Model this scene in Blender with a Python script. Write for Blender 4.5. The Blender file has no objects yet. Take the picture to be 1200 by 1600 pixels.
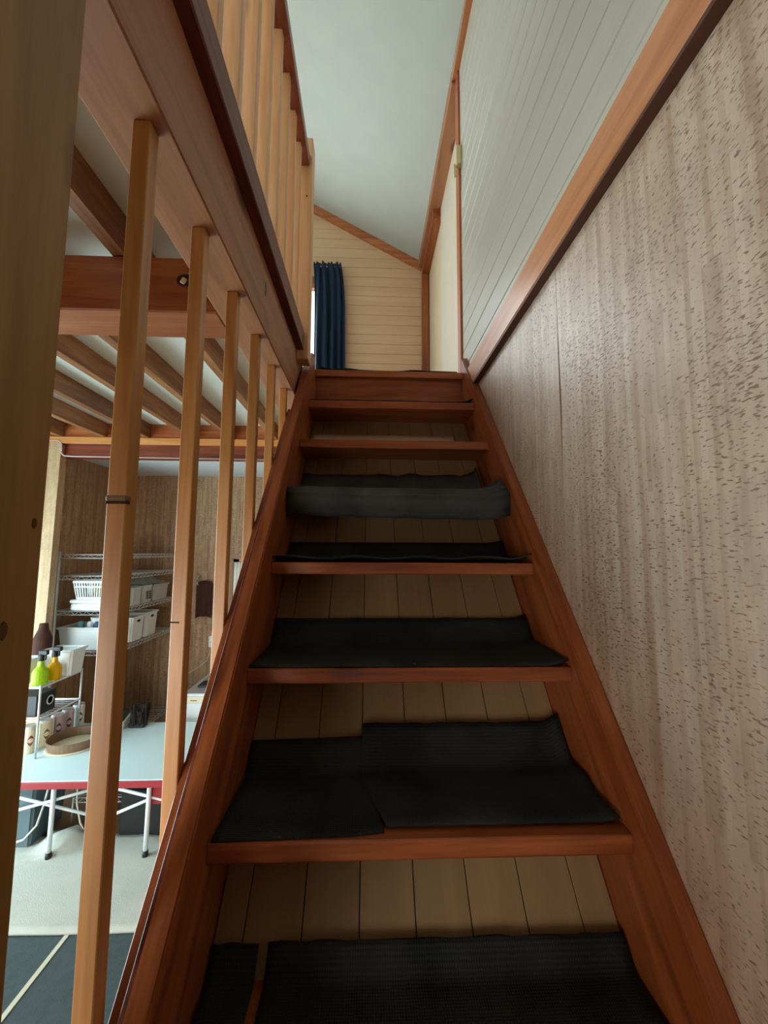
import bpy, bmesh, math, random
from mathutils import Vector, Matrix, noise as mnoise
random.seed(7)
scene = bpy.context.scene
C = scene.collection

# ------------------------------------------------------------------ camera
CAM = Vector((0.28059, -0.57219, 0.76209))
PITCH, YAW, ROLL, FPX = 0.09279, 0.03871, 0.00535, 635.713
cy_, sy_, cp_, sp_ = math.cos(YAW), math.sin(YAW), math.cos(PITCH), math.sin(PITCH)
fwd = Vector((sy_ * cp_, cy_ * cp_, sp_)); rgt = Vector((cy_, -sy_, 0)); upv = rgt.cross(fwd)
cr_, sr_ = math.cos(ROLL), math.sin(ROLL)
r2 = cr_ * rgt + sr_ * upv; u2 = -sr_ * rgt + cr_ * upv
cam_d = bpy.data.cameras.new('camera'); cam = bpy.data.objects.new('camera', cam_d); C.objects.link(cam)
cam.matrix_world = Matrix(((r2.x, u2.x, -fwd.x, CAM.x), (r2.y, u2.y, -fwd.y, CAM.y), (r2.z, u2.z, -fwd.z, CAM.z), (0, 0, 0, 1)))
cam_d.sensor_fit = 'VERTICAL'; cam_d.sensor_height = 36.0; cam_d.lens = FPX * 36.0 / 1600.0
cam_d.clip_start = 0.01
scene.camera = cam

# ------------------------------------------------------------------ world and daylight
w = bpy.data.worlds.new('overcast_sky'); scene.world = w; w.use_nodes = True
bg = w.node_tree.nodes['Background']
bg.inputs['Color'].default_value = (0.86, 0.93, 1.0, 1); bg.inputs['Strength'].default_value = 3.0
scene.view_settings.view_transform = 'Standard'; scene.view_settings.look = 'None'
scene.view_settings.exposure = -0.2; scene.view_settings.gamma = 1.0

def area(name, loc, size, direction, power, color):
    d = bpy.data.lights.new(name, 'AREA'); d.shape = 'RECTANGLE'; d.size, d.size_y = size
    d.energy = power; d.color = color
    o = bpy.data.objects.new(name, d); C.objects.link(o); o.location = loc
    o.rotation_euler = Vector(direction).to_track_quat('-Z', 'Z').to_euler()
    return o
# daylight at the window openings; both unseen loft lights are added fill
area('daylight_gable_window', (-1.00, 3.26, 2.62), (1.45, 1.55), (0, -1, 0.0), 50, (0.82, 0.95, 1.0))
area('fill_loft_side', (-3.90, 0.6, 2.75), (2.6, 1.5), (1, 0, 0.0), 7, (1.0, 0.97, 0.92))  # added to light the siding and ceiling from an unseen side
area('fill_loft_rear', (-1.55, -3.14, 2.75), (2.0, 1.3), (0, 1, 0.0), 25, (1.0, 0.95, 0.88))  # added to brighten the upper balusters from behind, out of view
area('daylight_room_window', (-2.70, 1.22, 0.0), (2.4, 1.7), (1, 0.35, 0.0), 120, (0.70, 0.95, 1.0))
area('daylight_rear_window', (-1.55, -3.12, 0.05), (2.2, 1.7), (0.2, 1, 0.0), 150, (1.0, 0.95, 0.86))

# ------------------------------------------------------------------ constants of the place
RUN, RISE, W = 0.21, 0.24167, 0.77343
SL = RISE / RUN
ANG = math.atan(SL)
ZF = -4 * RISE            # ground floor
BB = 1.437                # underside of beams
ZJ, ZC = 1.605, 1.715     # joist underside, boarded ceiling
Z7 = 7 * RISE             # landing
YF = 3.30                 # gable wall
CZ = lambda x: 3.66 + 0.536 * (0.80 - x) if x > -1.6 else 3.66 + 0.536 * (x + 4.0)

# ------------------------------------------------------------------ materials
MATS = {}
def new_mat(name):
    m = bpy.data.materials.new(name); m.use_nodes = True
    nt = m.node_tree; b = nt.nodes['Principled BSDF']
    return m, nt, b
def N(nt, typ, **kw):
    n = nt.nodes.new(typ)
    for k, v in kw.items(): setattr(n, k, v)
    return n
def ramp(nt, stops):
    r = N(nt, 'ShaderNodeValToRGB'); e = r.color_ramp.elements
    while len(e) > 1: e.remove(e[-1])
    e[0].position = stops[0][0]; e[0].color = (*stops[0][1], 1)
    for p, c in stops[1:]:
        q = e.new(p); q.color = (*c, 1)
    return r
def srgb(r, g, b):
    f = lambda c: (c / 255) / 12.92 if c <= 10 else ((c / 255 + 0.055) / 1.055) ** 2.4
    return (f(r), f(g), f(b))
def plain(name, col, rough=0.6, spec=0.5, metal=0.0, bump=0.0, bscale=200, var=0.0, vscale=6):
    m, nt, b = new_mat(name)
    b.inputs['Roughness'].default_value = rough; b.inputs['Metallic'].default_value = metal
    b.inputs['Specular IOR Level'].default_value = spec
    tc = N(nt, 'ShaderNodeTexCoord')
    nz = N(nt, 'ShaderNodeTexNoise'); nz.inputs['Scale'].default_value = vscale; nz.inputs['Detail'].default_value = 4
    nt.links.new(tc.outputs['Object'], nz.inputs['Vector'])
    rp = ramp(nt, [(0.3, tuple(c * (1 - var) for c in col)), (0.7, tuple(min(1, c * (1 + var)) for c in col))])
    nt.links.new(nz.outputs['Fac'], rp.inputs['Fac']); nt.links.new(rp.outputs['Color'], b.inputs['Base Color'])
    if bump:
        n2 = N(nt, 'ShaderNodeTexNoise'); n2.inputs['Scale'].default_value = bscale; n2.inputs['Detail'].default_value = 2
        nt.links.new(tc.outputs['Object'], n2.inputs['Vector'])
        bp = N(nt, 'ShaderNodeBump'); bp.inputs['Strength'].default_value = bump; bp.inputs['Distance'].default_value = 0.002
        nt.links.new(n2.outputs['Fac'], bp.inputs['Height']); nt.links.new(bp.outputs['Normal'], b.inputs['Normal'])
    MATS[name] = m; return m
def wood(name, dark, mid, light, axis='y', rough=0.38, knots=True, grain=1.0, coat=0.0, vary=0.10):
    """sawn timber, the grain running along one axis"""
    m, nt, b = new_mat(name); L = nt.links.new
    tc = N(nt, 'ShaderNodeTexCoord'); oi = N(nt, 'ShaderNodeObjectInfo')
    ml = N(nt, 'ShaderNodeMath', operation='MULTIPLY'); ml.inputs[1].default_value = 17.3; L(oi.outputs['Random'], ml.inputs[0])
    ad = N(nt, 'ShaderNodeVectorMath', operation='ADD'); L(tc.outputs['Object'], ad.inputs[0]); L(ml.outputs[0], ad.inputs[1])
    mp = N(nt, 'ShaderNodeMapping'); L(ad.outputs[0], mp.inputs['Vector'])
    s = {'x': (0.07, 1, 1), 'y': (1, 0.07, 1), 'z': (1, 1, 0.07), 'slope': (1, 0.07, 1)}[axis]
    if axis == 'slope':
        m0 = N(nt, 'ShaderNodeMapping'); m0.inputs['Rotation'].default_value = (-ANG, 0, 0)
        L(ad.outputs[0], m0.inputs['Vector']); L(m0.outputs[0], mp.inputs['Vector'])
    mp.inputs['Scale'].default_value = s
    n1 = N(nt, 'ShaderNodeTexNoise'); n1.inputs['Scale'].default_value = 16 * grain; n1.inputs['Detail'].default_value = 5
    n1.inputs['Distortion'].default_value = 1.2; L(mp.outputs[0], n1.inputs['Vector'])
    n2 = N(nt, 'ShaderNodeTexNoise'); n2.inputs['Scale'].default_value = 130 * grain; n2.inputs['Detail'].default_value = 3
    L(mp.outputs[0], n2.inputs['Vector'])
    mx = N(nt, 'ShaderNodeMath', operation='MULTIPLY_ADD'); mx.inputs[1].default_value = 0.30; L(n2.outputs['Fac'], mx.inputs[0])
    sc = N(nt, 'ShaderNodeMath', operation='MULTIPLY'); sc.inputs[1].default_value = 0.75; L(n1.outputs['Fac'], sc.inputs[0]); L(sc.outputs[0], mx.inputs[2])
    rp = ramp(nt, [(0.36, dark), (0.52, mid), (0.68, light)]); L(mx.outputs[0], rp.inputs['Fac'])
    # each piece a little lighter or darker than the next
    hs = N(nt, 'ShaderNodeHueSaturation'); L(rp.outputs['Color'], hs.inputs['Color'])
    mr = N(nt, 'ShaderNodeMapRange'); mr.inputs['To Min'].default_value = 1 - vary; mr.inputs['To Max'].default_value = 1 + vary
    L(oi.outputs['Random'], mr.inputs['Value']); L(mr.outputs[0], hs.inputs['Value'])
    out = hs.outputs['Color']
    if knots:
        m2 = N(nt, 'ShaderNodeMapping'); m2.inputs['Scale'].default_value = tuple(0.45 if q < 1 else 1 for q in s)
        L((m0.outputs[0] if axis == 'slope' else ad.outputs[0]), m2.inputs['Vector'])
        vo = N(nt, 'ShaderNodeTexVoronoi'); vo.inputs['Scale'].default_value = 4.2; L(m2.outputs[0], vo.inputs['Vector'])
        kr = ramp(nt, [(0.0, (1, 1, 1)), (0.06, (0.75, 0.75, 0.75)), (0.13, (0, 0, 0))]); L(vo.outputs['Distance'], kr.inputs['Fac'])
        mk = N(nt, 'ShaderNodeMixRGB'); L(kr.outputs['Color'], mk.inputs['Fac']); L(out, mk.inputs['Color1'])
        mk.inputs['Color2'].default_value = (dark[0] * 0.35, dark[1] * 0.28, dark[2] * 0.28, 1); out = mk.outputs['Color']
    L(out, b.inputs['Base Color'])
    b.inputs['Roughness'].default_value = rough
    b.inputs['Coat Weight'].default_value = coat; b.inputs['Coat Roughness'].default_value = 0.25
    bp = N(nt, 'ShaderNodeBump'); bp.inputs['Strength'].default_value = 0.12; bp.inputs['Distance'].default_value = 0.002
    L(n2.outputs['Fac'], bp.inputs['Height']); L(bp.outputs['Normal'], b.inputs['Normal'])
    MATS[name] = m; return m
def cork(name, base, pale, streak, speck, rough=0.36, horiz='y'):
    """wallpaper of shaved cork: vertical shaded strips with dark horizontal flecks"""
    m, nt, b = new_mat(name); L = nt.links.new
    tc = N(nt, 'ShaderNodeTexCoord')
    k = {'y': (1, 1, 1), 'x': (1, 1, 1)}[horiz]
    def nz(scale, vec, det=3, dist=0.0):
        mp = N(nt, 'ShaderNodeMapping'); mp.inputs['Scale'].default_value = vec; L(tc.outputs['Object'], mp.inputs['Vector'])
        n = N(nt, 'ShaderNodeTexNoise'); n.inputs['Scale'].default_value = scale; n.inputs['Detail'].default_value = det
        n.inputs['Distortion'].default_value = dist; L(mp.outputs[0], n.inputs['Vector']); return n
    sx = N(nt, 'ShaderNodeSeparateXYZ'); L(tc.outputs['Object'], sx.inputs[0])
    hz = N(nt, 'ShaderNodeMath', operation='ADD'); L(sx.outputs['X'], hz.inputs[0]); L(sx.outputs['Y'], hz.inputs[1])
    wob = nz(3.0, (1, 1, 1), 2)
    hw = N(nt, 'ShaderNodeMath', operation='MULTIPLY_ADD'); hw.inputs[1].default_value = 0.012; L(wob.outputs['Fac'], hw.inputs[0]); L(hz.outputs[0], hw.inputs[2])
    cx = N(nt, 'ShaderNodeCombineXYZ'); L(sx.outputs['Z'], cx.inputs['X']); L(hw.outputs[0], cx.inputs['Y'])
    def strips(width, row, off):
        br = N(nt, 'ShaderNodeTexBrick'); br.offset = off; br.offset_frequency = 2; br.inputs['Scale'].default_value = 1.0
        br.inputs['Color1'].default_value = (0, 0, 0, 1); br.inputs['Color2'].default_value = (1, 1, 1, 1)
        br.inputs['Mortar Size'].default_value = 0.0; br.inputs['Brick Width'].default_value = width; br.inputs['Row Height'].default_value = row
        L(cx.outputs[0], br.inputs['Vector']); return br
    b1 = strips(0.34, 0.0125, 0.43); b2 = strips(0.90, 0.031, 0.31); sm = nz(46, (1, 1, 0.07), 3)
    a1 = N(nt, 'ShaderNodeMath', operation='MULTIPLY_ADD'); a1.inputs[1].default_value = 0.26; L(b1.outputs['Color'], a1.inputs[0])
    a2 = N(nt, 'ShaderNodeMath', operation='MULTIPLY_ADD'); a2.inputs[1].default_value = 0.24; L(b2.outputs['Color'], a2.inputs[0])
    a3 = N(nt, 'ShaderNodeMath', operation='MULTIPLY'); a3.inputs[1].default_value = 0.5; L(sm.outputs['Fac'], a3.inputs[0])
    L(a3.outputs[0], a2.inputs[2]); L(a2.outputs[0], a1.inputs[2])
    rp = ramp(nt, [(0.28, streak), (0.50, base), (0.74, pale)]); L(a1.outputs[0], rp.inputs['Fac'])
    mott = nz(30, (1, 1, 0.5), 4)
    r2_ = ramp(nt, [(0.3, (0.86, 0.86, 0.86)), (0.7, (1.06, 1.06, 1.06))]); L(mott.outputs['Fac'], r2_.inputs['Fac'])
    mu = N(nt, 'ShaderNodeMixRGB', blend_type='MULTIPLY'); mu.inputs['Fac'].default_value = 1
    L(rp.outputs['Color'], mu.inputs['Color1']); L(r2_.outputs['Color'], mu.inputs['Color2'])
    fl = nz(165, (0.50, 0.50, 1.75), 2, 0.25); ms = nz(7, (1, 1, 0.5), 4)
    cmb = N(nt, 'ShaderNodeMath', operation='MULTIPLY_ADD'); cmb.inputs[1].default_value = 0.22
    L(ms.outputs['Fac'], cmb.inputs[0]); L(fl.outputs['Fac'], cmb.inputs[2])
    fr = ramp(nt, [(0.695, (0, 0, 0)), (0.775, (1, 1, 1))]); L(cmb.outputs[0], fr.inputs['Fac'])
    mk = N(nt, 'ShaderNodeMixRGB'); L(fr.outputs['Color'], mk.inputs['Fac']); L(mu.outputs['Color'], mk.inputs['Color1'])
    mk.inputs['Color2'].default_value = (*speck, 1)
    L(mk.outputs['Color'], b.inputs['Base Color'])
    b.inputs['Roughness'].default_value = rough; b.inputs['Specular IOR Level'].default_value = 0.7
    bp = N(nt, 'ShaderNodeBump'); bp.inputs['Strength'].default_value = 0.35; bp.inputs['Distance'].default_value = 0.0015; bp.invert = True
    L(fr.outputs['Color'], bp.inputs['Height']); L(bp.outputs['Normal'], b.inputs['Normal'])
    MATS[name] = m; return m
def mat_weave(name, c1, c2):
    """ribbed rubber-backed stair matting"""
    m, nt, b = new_mat(name); L = nt.links.new
    tc = N(nt, 'ShaderNodeTexCoord')
    wv = N(nt, 'ShaderNodeTexWave'); wv.inputs['Scale'].default_value = 70; wv.inputs['Distortion'].default_value = 1.0
    w2 = N(nt, 'ShaderNodeTexWave', bands_direction='Y'); w2.inputs['Scale'].default_value = 60; w2.inputs['Distortion'].default_value = 1.0
    nz = N(nt, 'ShaderNodeTexNoise'); nz.inputs['Scale'].default_value = 7; nz.inputs['Detail'].default_value = 4
    for n in (wv, w2, nz): L(tc.outputs['Object'], n.inputs['Vector'])
    mu = N(nt, 'ShaderNodeMath', operation='MULTIPLY'); L(wv.outputs['Fac'], mu.inputs[0]); L(w2.outputs['Fac'], mu.inputs[1])
    ad = N(nt, 'ShaderNodeMath', operation='MULTIPLY_ADD'); ad.inputs[1].default_value = 0.35; L(mu.outputs[0], ad.inputs[0]); L(nz.outputs['Fac'], ad.inputs[2])
    rp = ramp(nt, [(0.35, c1), (0.85, c2)]); L(ad.outputs[0], rp.inputs['Fac']); L(rp.outputs['Color'], b.inputs['Base Color'])
    b.inputs['Roughness'].default_value = 0.8; b.inputs['Specular IOR Level'].default_value = 0.25
    bp = N(nt, 'ShaderNodeBump'); bp.inputs['Strength'].default_value = 0.5; bp.inputs['Distance'].default_value = 0.002
    L(mu.outputs[0], bp.inputs['Height']); L(bp.outputs['Normal'], b.inputs['Normal'])
    MATS[name] = m; return m

RED = (srgb(124, 62, 31), srgb(156, 84, 45), srgb(177, 105, 61))
for ax in ('x', 'y', 'slope', 'z'):
    wood('red_wood_' + ax, *RED, axis=ax, rough=0.36)
TAN = (srgb(150, 92, 44), srgb(190, 128, 70), srgb(212, 156, 98))
wood('baluster_wood', srgb(176, 118, 64), srgb(196, 142, 84), srgb(210, 158, 102), axis='z', rough=0.4)
wood('baluster_wood_x', srgb(196, 124, 62), srgb(212, 144, 78), srgb(222, 160, 96), axis='x', rough=0.4, knots=False)
wood('header_wood', srgb(92, 36, 18), srgb(120, 54, 30), srgb(140, 70, 42), axis='x', rough=0.45, knots=False)
wood('pale_baluster_wood', srgb(220, 164, 116), srgb(232, 182, 134), srgb(240, 198, 156), axis='z', rough=0.4)
wood('post_wood', srgb(150, 112, 58), srgb(164, 126, 70), srgb(174, 138, 82), axis='z', rough=0.5)
wood('beam_wood_y', srgb(146, 94, 60), srgb(164, 110, 74), srgb(178, 124, 86), axis='y', rough=0.5)
wood('beam_wood_x', srgb(134, 70, 38), srgb(160, 92, 52), srgb(180, 112, 68), axis='x', rough=0.4)
wood('joist_wood', srgb(108, 64, 34), srgb(138, 90, 52), srgb(166, 120, 74), axis='y', rough=0.5)
wood('trim_wood_y', srgb(168, 100, 58), srgb(184, 116, 70), srgb(196, 130, 84), axis='y', rough=0.3, knots=False)
wood('trim_wood_z', srgb(150, 70, 36), srgb(180, 98, 56), srgb(200, 124, 78), axis='z', rough=0.4, knots=False)
wood('trim_wood_x', srgb(160, 88, 48), srgb(190, 116, 70), srgb(206, 138, 90), axis='x', rough=0.4, knots=False)
wood('cap_wood', srgb(84, 36, 26), srgb(110, 54, 42), srgb(130, 72, 58), axis='y', rough=0.5, knots=False)
wood('rail_wood', srgb(120, 52, 30), srgb(146, 72, 44), srgb(164, 90, 58), axis='y', rough=0.35, knots=False)
wood('lining_wood', srgb(152, 124, 86), srgb(158, 130, 92), srgb(164, 136, 98), axis='slope', rough=0.45, knots=False, vary=0.04)
wood('gable_board_wood', srgb(208, 170, 134), srgb(213, 176, 140), srgb(218, 183, 148), axis='x', rough=0.5, knots=False, grain=0.7, vary=0.02)
wood('siding_wood', srgb(188, 184, 168), srgb(192, 188, 172), srgb(196, 193, 178), axis='y', rough=0.36, knots=False, grain=0.6, vary=0.012)
plain('siding_gap', srgb(54, 44, 32), 0.8)
plain('gable_gap', srgb(150, 112, 76), 0.8)
plain('lining_gap', srgb(36, 24, 14), 0.9)
plain('cream_wall', srgb(222, 202, 168), 0.6, var=0.03)
plain('cream_panel', srgb(220, 207, 184), 0.5, var=0.03)
plain('ceiling_paint', srgb(182, 186, 176), 0.8, bump=0.25, bscale=260, var=0.03)
plain('white_board', srgb(226, 236, 230), 0.7, var=0.02)
plain('alcove_ceiling_paint', srgb(214, 224, 230), 0.7, var=0.02)
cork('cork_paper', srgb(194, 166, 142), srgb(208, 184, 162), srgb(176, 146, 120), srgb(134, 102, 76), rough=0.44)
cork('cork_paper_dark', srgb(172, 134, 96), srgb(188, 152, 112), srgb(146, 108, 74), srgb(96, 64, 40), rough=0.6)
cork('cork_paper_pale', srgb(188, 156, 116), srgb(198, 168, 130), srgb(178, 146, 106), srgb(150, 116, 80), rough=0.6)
mat_weave('stair_matting', srgb(24, 28, 28), srgb(58, 63, 62))
mat_weave('stair_matting_grey', srgb(52, 54, 56), srgb(92, 94, 96))
plain('floor_boards', srgb(128, 102, 76), 0.5, var=0.15, vscale=5)
plain('underlay', srgb(210, 184, 158), 0.8, var=0.06, vscale=20)
plain('beige_rug', srgb(190, 190, 180), 0.95, bump=0.6, bscale=300, var=0.06, vscale=5)
plain('slate_carpet', srgb(66, 78, 80), 0.95, bump=0.6, bscale=350, var=0.12, vscale=40)
plain('pale_tape', srgb(206, 200, 176), 0.7)
plain('chrome', srgb(214, 218, 220), 0.35, metal=0.6)
plain('white_plastic', srgb(232, 238, 238), 0.4, var=0.02)
plain('white_metal', srgb(226, 234, 236), 0.35)
plain('table_laminate', srgb(216, 240, 244), 0.3, var=0.01)
plain('red_edging', srgb(158, 44, 52), 0.45)
plain('black_plastic', srgb(22, 22, 24), 0.45)
plain('grey_plastic', srgb(196, 200, 196), 0.45, var=0.04)
plain('smoke_plastic', srgb(120, 124, 120), 0.3, var=0.1, vscale=30)
plain('bin_plastic', srgb(88, 106, 112), 0.55, var=0.08)
plain('dark_cloth', srgb(34, 26, 22), 0.95, var=0.2, vscale=20)
plain('brown_cloth', srgb(66, 34, 22), 0.9, var=0.1, vscale=20)
plain('brown_metal', srgb(128, 100, 76), 0.4, var=0.1, vscale=8)
plain('can_cream', srgb(226, 214, 184), 0.3)
plain('can_mauve', srgb(190, 170, 170), 0.3)
plain('can_white', srgb(214, 220, 218), 0.3)
plain('can_mark_red', srgb(150, 70, 60), 0.4)
plain('can_mark_olive', srgb(120, 112, 60), 0.4)
plain('can_mark_plum', srgb(84, 58, 72), 0.4)
plain('ink', srgb(30, 30, 32), 0.6)
plain('blue_plastic', srgb(52, 104, 150), 0.4)
plain('teal_plastic', srgb(110, 170, 176), 0.4)
plain('leaf_green', srgb(120, 160, 60), 0.6)
plain('curtain_blue', srgb(13, 38, 64), 0.9, var=0.12, vscale=14)
plain('curtain_white', srgb(240, 238, 232), 0.9)
plain('cord_white', srgb(210, 206, 196), 0.5)
plain('cream_plastic', srgb(222, 208, 160), 0.45)
plain('grey_board', srgb(112, 106, 100), 0.7)
plain('knot_brown', srgb(96, 60, 30), 0.6, var=0.2, vscale=300)
plain('dark_brown', srgb(84, 44, 24), 0.6)  # paints the shade under the wide rail; keeps the added wall dim
plain('dark_wood_end', srgb(52, 26, 14), 0.8)
def liquid(name, col):
    m, nt, b = new_mat(name); b.inputs['Base Color'].default_value = (*col, 1); b.inputs['Roughness'].default_value = 0.12
    b.inputs['Transmission Weight'].default_value = 0.35; b.inputs['IOR'].default_value = 1.35
    nz = N(nt, 'ShaderNodeTexNoise'); nz.inputs['Scale'].default_value = 12
    rp = ramp(nt, [(0.2, tuple(c * 0.85 for c in col)), (0.8, col)]); nt.links.new(nz.outputs['Fac'], rp.inputs['Fac']); nt.links.new(rp.outputs['Color'], b.inputs['Base Color'])
    MATS[name] = m
liquid('green_liquid', (0.50, 0.78, 0.03)); liquid('amber_liquid', (0.90, 0.50, 0.01))
def pane_mat():
    m, nt, b = new_mat('window_glass'); nt.nodes.remove(b)
    t = N(nt, 'ShaderNodeBsdfTransparent'); g = N(nt, 'ShaderNodeBsdfGlossy'); g.inputs['Roughness'].default_value = 0.03
    mx = N(nt, 'ShaderNodeMixShader'); mx.inputs['Fac'].default_value = 0.08
    nt.links.new(t.outputs[0], mx.inputs[1]); nt.links.new(g.outputs[0], mx.inputs[2])
    nt.links.new(mx.outputs[0], nt.nodes['Material Output'].inputs['Surface']); MATS['window_glass'] = m
pane_mat()

# ------------------------------------------------------------------ mesh helpers
def add_box(bm, x0, x1, y0, y1, z0, z1, bev=0.0, seg=1, mtx=None):
    vs = [bm.verts.new((x, y, z)) for x in (x0, x1) for y in (y0, y1) for z in (z0, z1)]
    F = [(0, 1, 3, 2), (4, 6, 7, 5), (0, 4, 5, 1), (2, 3, 7, 6), (0, 2, 6, 4), (1, 5, 7, 3)]
    fs = [bm.faces.new([vs[i] for i in f]) for f in F]
    if bev:
        es = list({e for f in fs for e in f.edges})
        r = bmesh.ops.bevel(bm, geom=es, offset=bev, segments=seg, affect='EDGES', profile=0.5)
        vs = list({v for f in r['faces'] for v in f.verts} | {v for v in vs if v.is_valid})
    if mtx is not None: bmesh.ops.transform(bm, matrix=mtx, verts=[v for v in vs if v.is_valid])
def add_prism(bm, pts, axis, a0, a1):
    """polygon pts swept along an axis; pts are the two other coordinates in order"""
    def P(p, a):
        return (a, p[0], p[1]) if axis == 'x' else ((p[0], a, p[1]) if axis == 'y' else (p[0], p[1], a))
    A = [bm.verts.new(P(p, a0)) for p in pts]; B = [bm.verts.new(P(p, a1)) for p in pts]
    n = len(pts)
    bm.faces.new(A); bm.faces.new(B[::-1])
    for i in range(n): bm.faces.new((A[i], B[i], B[(i + 1) % n], A[(i + 1) % n]))
def add_tube(bm, pts, r, n=8, cap=True):
    pts = [Vector(p) for p in pts]; rings = []
    ref = Vector((0, 0, 1))
    for i, p in enumerate(pts):
        t = (pts[min(i + 1, len(pts) - 1)] - pts[max(i - 1, 0)]).normalized()
        a = t.cross(ref)
        if a.length < 1e-3: a = t.cross(Vector((0, 1, 0)))
        a.normalize(); b = t.cross(a)
        rr = r[i] if isinstance(r, (list, tuple)) else r
        rings.append([bm.verts.new(p + (a * math.cos(2 * math.pi * k / n) + b * math.sin(2 * math.pi * k / n)) * rr) for k in range(n)])
    for A, B in zip(rings, rings[1:]):
        for k in range(n): bm.faces.new((A[k], A[(k + 1) % n], B[(k + 1) % n], B[k]))
    if cap: bm.faces.new(rings[0][::-1]); bm.faces.new(rings[-1])
def add_lathe(bm, prof, c, n=20, sx=1.0, sy=1.0):
    rings = []
    for r, z in prof:
        rings.append([bm.verts.new((c[0] + sx * r * math.cos(2 * math.pi * k / n), c[1] + sy * r * math.sin(2 * math.pi * k / n), c[2] + z)) for k in range(n)])
    for A, B in zip(rings, rings[1:]):
        for k in range(n): bm.faces.new((A[k], A[(k + 1) % n], B[(k + 1) % n], B[k]))
    if prof[0][0] > 1e-4: bm.faces.new(rings[0][::-1])
    if prof[-1][0] > 1e-4: bm.faces.new(rings[-1])
def obj(name, bm, mat, parent=None, smooth=False):
    bmesh.ops.remove_doubles(bm, verts=bm.verts, dist=1e-6)
    bmesh.ops.recalc_face_normals(bm, faces=bm.faces)
    me = bpy.data.meshes.new(name); bm.to_mesh(me); bm.free()
    me.materials.append(MATS[mat])
    if smooth:
        for p in me.polygons: p.use_smooth = True
    o = bpy.data.objects.new(name, me); C.objects.link(o)
    if parent is not None:
        o.parent = parent
        if parent.type == 'EMPTY': o.matrix_parent_inverse = Matrix.Translation(-parent.location)
    return o
def box(name, mat, x0, x1, y0, y1, z0, z1, parent=None, bev=0.0, seg=1, mtx=None):
    bm = bmesh.new(); add_box(bm, x0, x1, y0, y1, z0, z1, bev, seg, mtx); return obj(name, bm, mat, parent)
def tube(name, mat, pts, r, parent=None, n=8):
    bm = bmesh.new(); add_tube(bm, pts, r, n); return obj(name, bm, mat, parent, smooth=True)
def prism(name, mat, pts, axis, a0, a1, parent=None, bev=0.0):
    bm = bmesh.new(); add_prism(bm, pts, axis, a0, a1)
    if bev: bmesh.ops.bevel(bm, geom=list(bm.edges), offset=bev, segments=1, affect='EDGES')
    return obj(name, bm, mat, parent)
def lathe(name, mat, prof, c, parent=None, n=20, sx=1.0, sy=1.0):
    bm = bmesh.new(); add_lathe(bm, prof, c, n, sx, sy); return obj(name, bm, mat, parent, smooth=False)
def thing(name, label, cat, loc, group=None):
    o = bpy.data.objects.new(name, None); C.objects.link(o); o.location = loc; o.empty_display_size = 0.1
    o['label'] = label; o['category'] = cat
    if group: o['group'] = group
    return o
def tag(o, label, cat, group=None):
    o['label'] = label; o['category'] = cat
    if group: o['group'] = group
    return o
def struct(o, label=None):
    o['kind'] = 'structure'
    if label: o['label'] = label
    return o
def arc(cx, cy, r, a0, a1, n=6):
    return [(cx + r * math.cos(math.radians(a0 + (a1 - a0) * k / n)), cy + r * math.sin(math.radians(a0 + (a1 - a0) * k / n))) for k in range(n + 1)]

# ================================================================== SETTING
# --- stair-side wall: core, cork panels below, boards above
wr = struct(box('wall_right', 'siding_gap', 0.824, 0.95, -3.2, 1.62, ZF, 3.72), 'stair-side wall, cork paper below and pale horizontal boards above')
def cork_panel(y0, y1, wedge=None):
    bm = bmesh.new()
    e1 = [(y1, ZF), (y1, 1.580)]
    if wedge == 'a':   # the long edge springs away from its neighbour and leaves a tapering gap
        e1 = [(y1, ZF), (y1, 0.92), (y1 - 0.002, 1.00), (y1 - 0.009, 1.13), (y1 - 0.008, 1.20), (y1 - 0.004, 1.30), (y1 - 0.0015, 1.45), (y1, 1.580)]
    pts = [(y0, 1.580), (y0, ZF)] + e1
    add_prism(bm, pts, 'x', 0.810, 0.823)
    return obj('panel', bm, 'cork_paper', wr)
cork_panel(-3.2, -2.2255); cork_panel(-2.2245, -1.3155); cork_panel(-1.3145, -0.4055); cork_panel(-0.4045, 0.5050, 'a')
cork_panel(0.5062, 1.4145); cork_panel(1.4155, 1.62)
z = 1.690; k = 0
edges = [1.690, 1.747]
while edges[-1] < 3.60: edges.append(edges[-1] + 0.1075)
for a, b in zip(edges, edges[1:]):
    box('board', 'siding_wood', 0.800, 0.826, -3.2, 1.60, a + 0.0018, min(b, 3.68) - 0.0018, wr, bev=0.0025)
struct(box('trim_1', 'trim_wood_y', 0.782, 0.826, -3.2, 1.56, 1.578, 1.692, bev=0.002), 'wide wooden rail between cork and boards')
box('shade_strip', 'dark_brown', 0.7835, 0.812, -3.2, 1.56, 1.5690, 1.5778, bpy.data.objects['trim_1'], bev=0.001)  # dark strip painting the shade on the rail's underside
struct(box('trim_2', 'trim_wood_y', 0.765, 0.806, -3.2, 1.64, 3.615, 3.665, bev=0.002))
struct(box('trim_3', 'trim_wood_z', 0.788, 0.86, 1.585, 1.655, 1.70, 3.63, bev=0.002), 'upright casing at the end of the boarded wall')
prism('casing_foot', 'trim_wood_z', [(0.775, 1.700), (0.81, 1.700), (0.81, 1.762), (0.800, 1.762)], 'y', 1.53, 1.585, bpy.data.objects['trim_3'])
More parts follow.
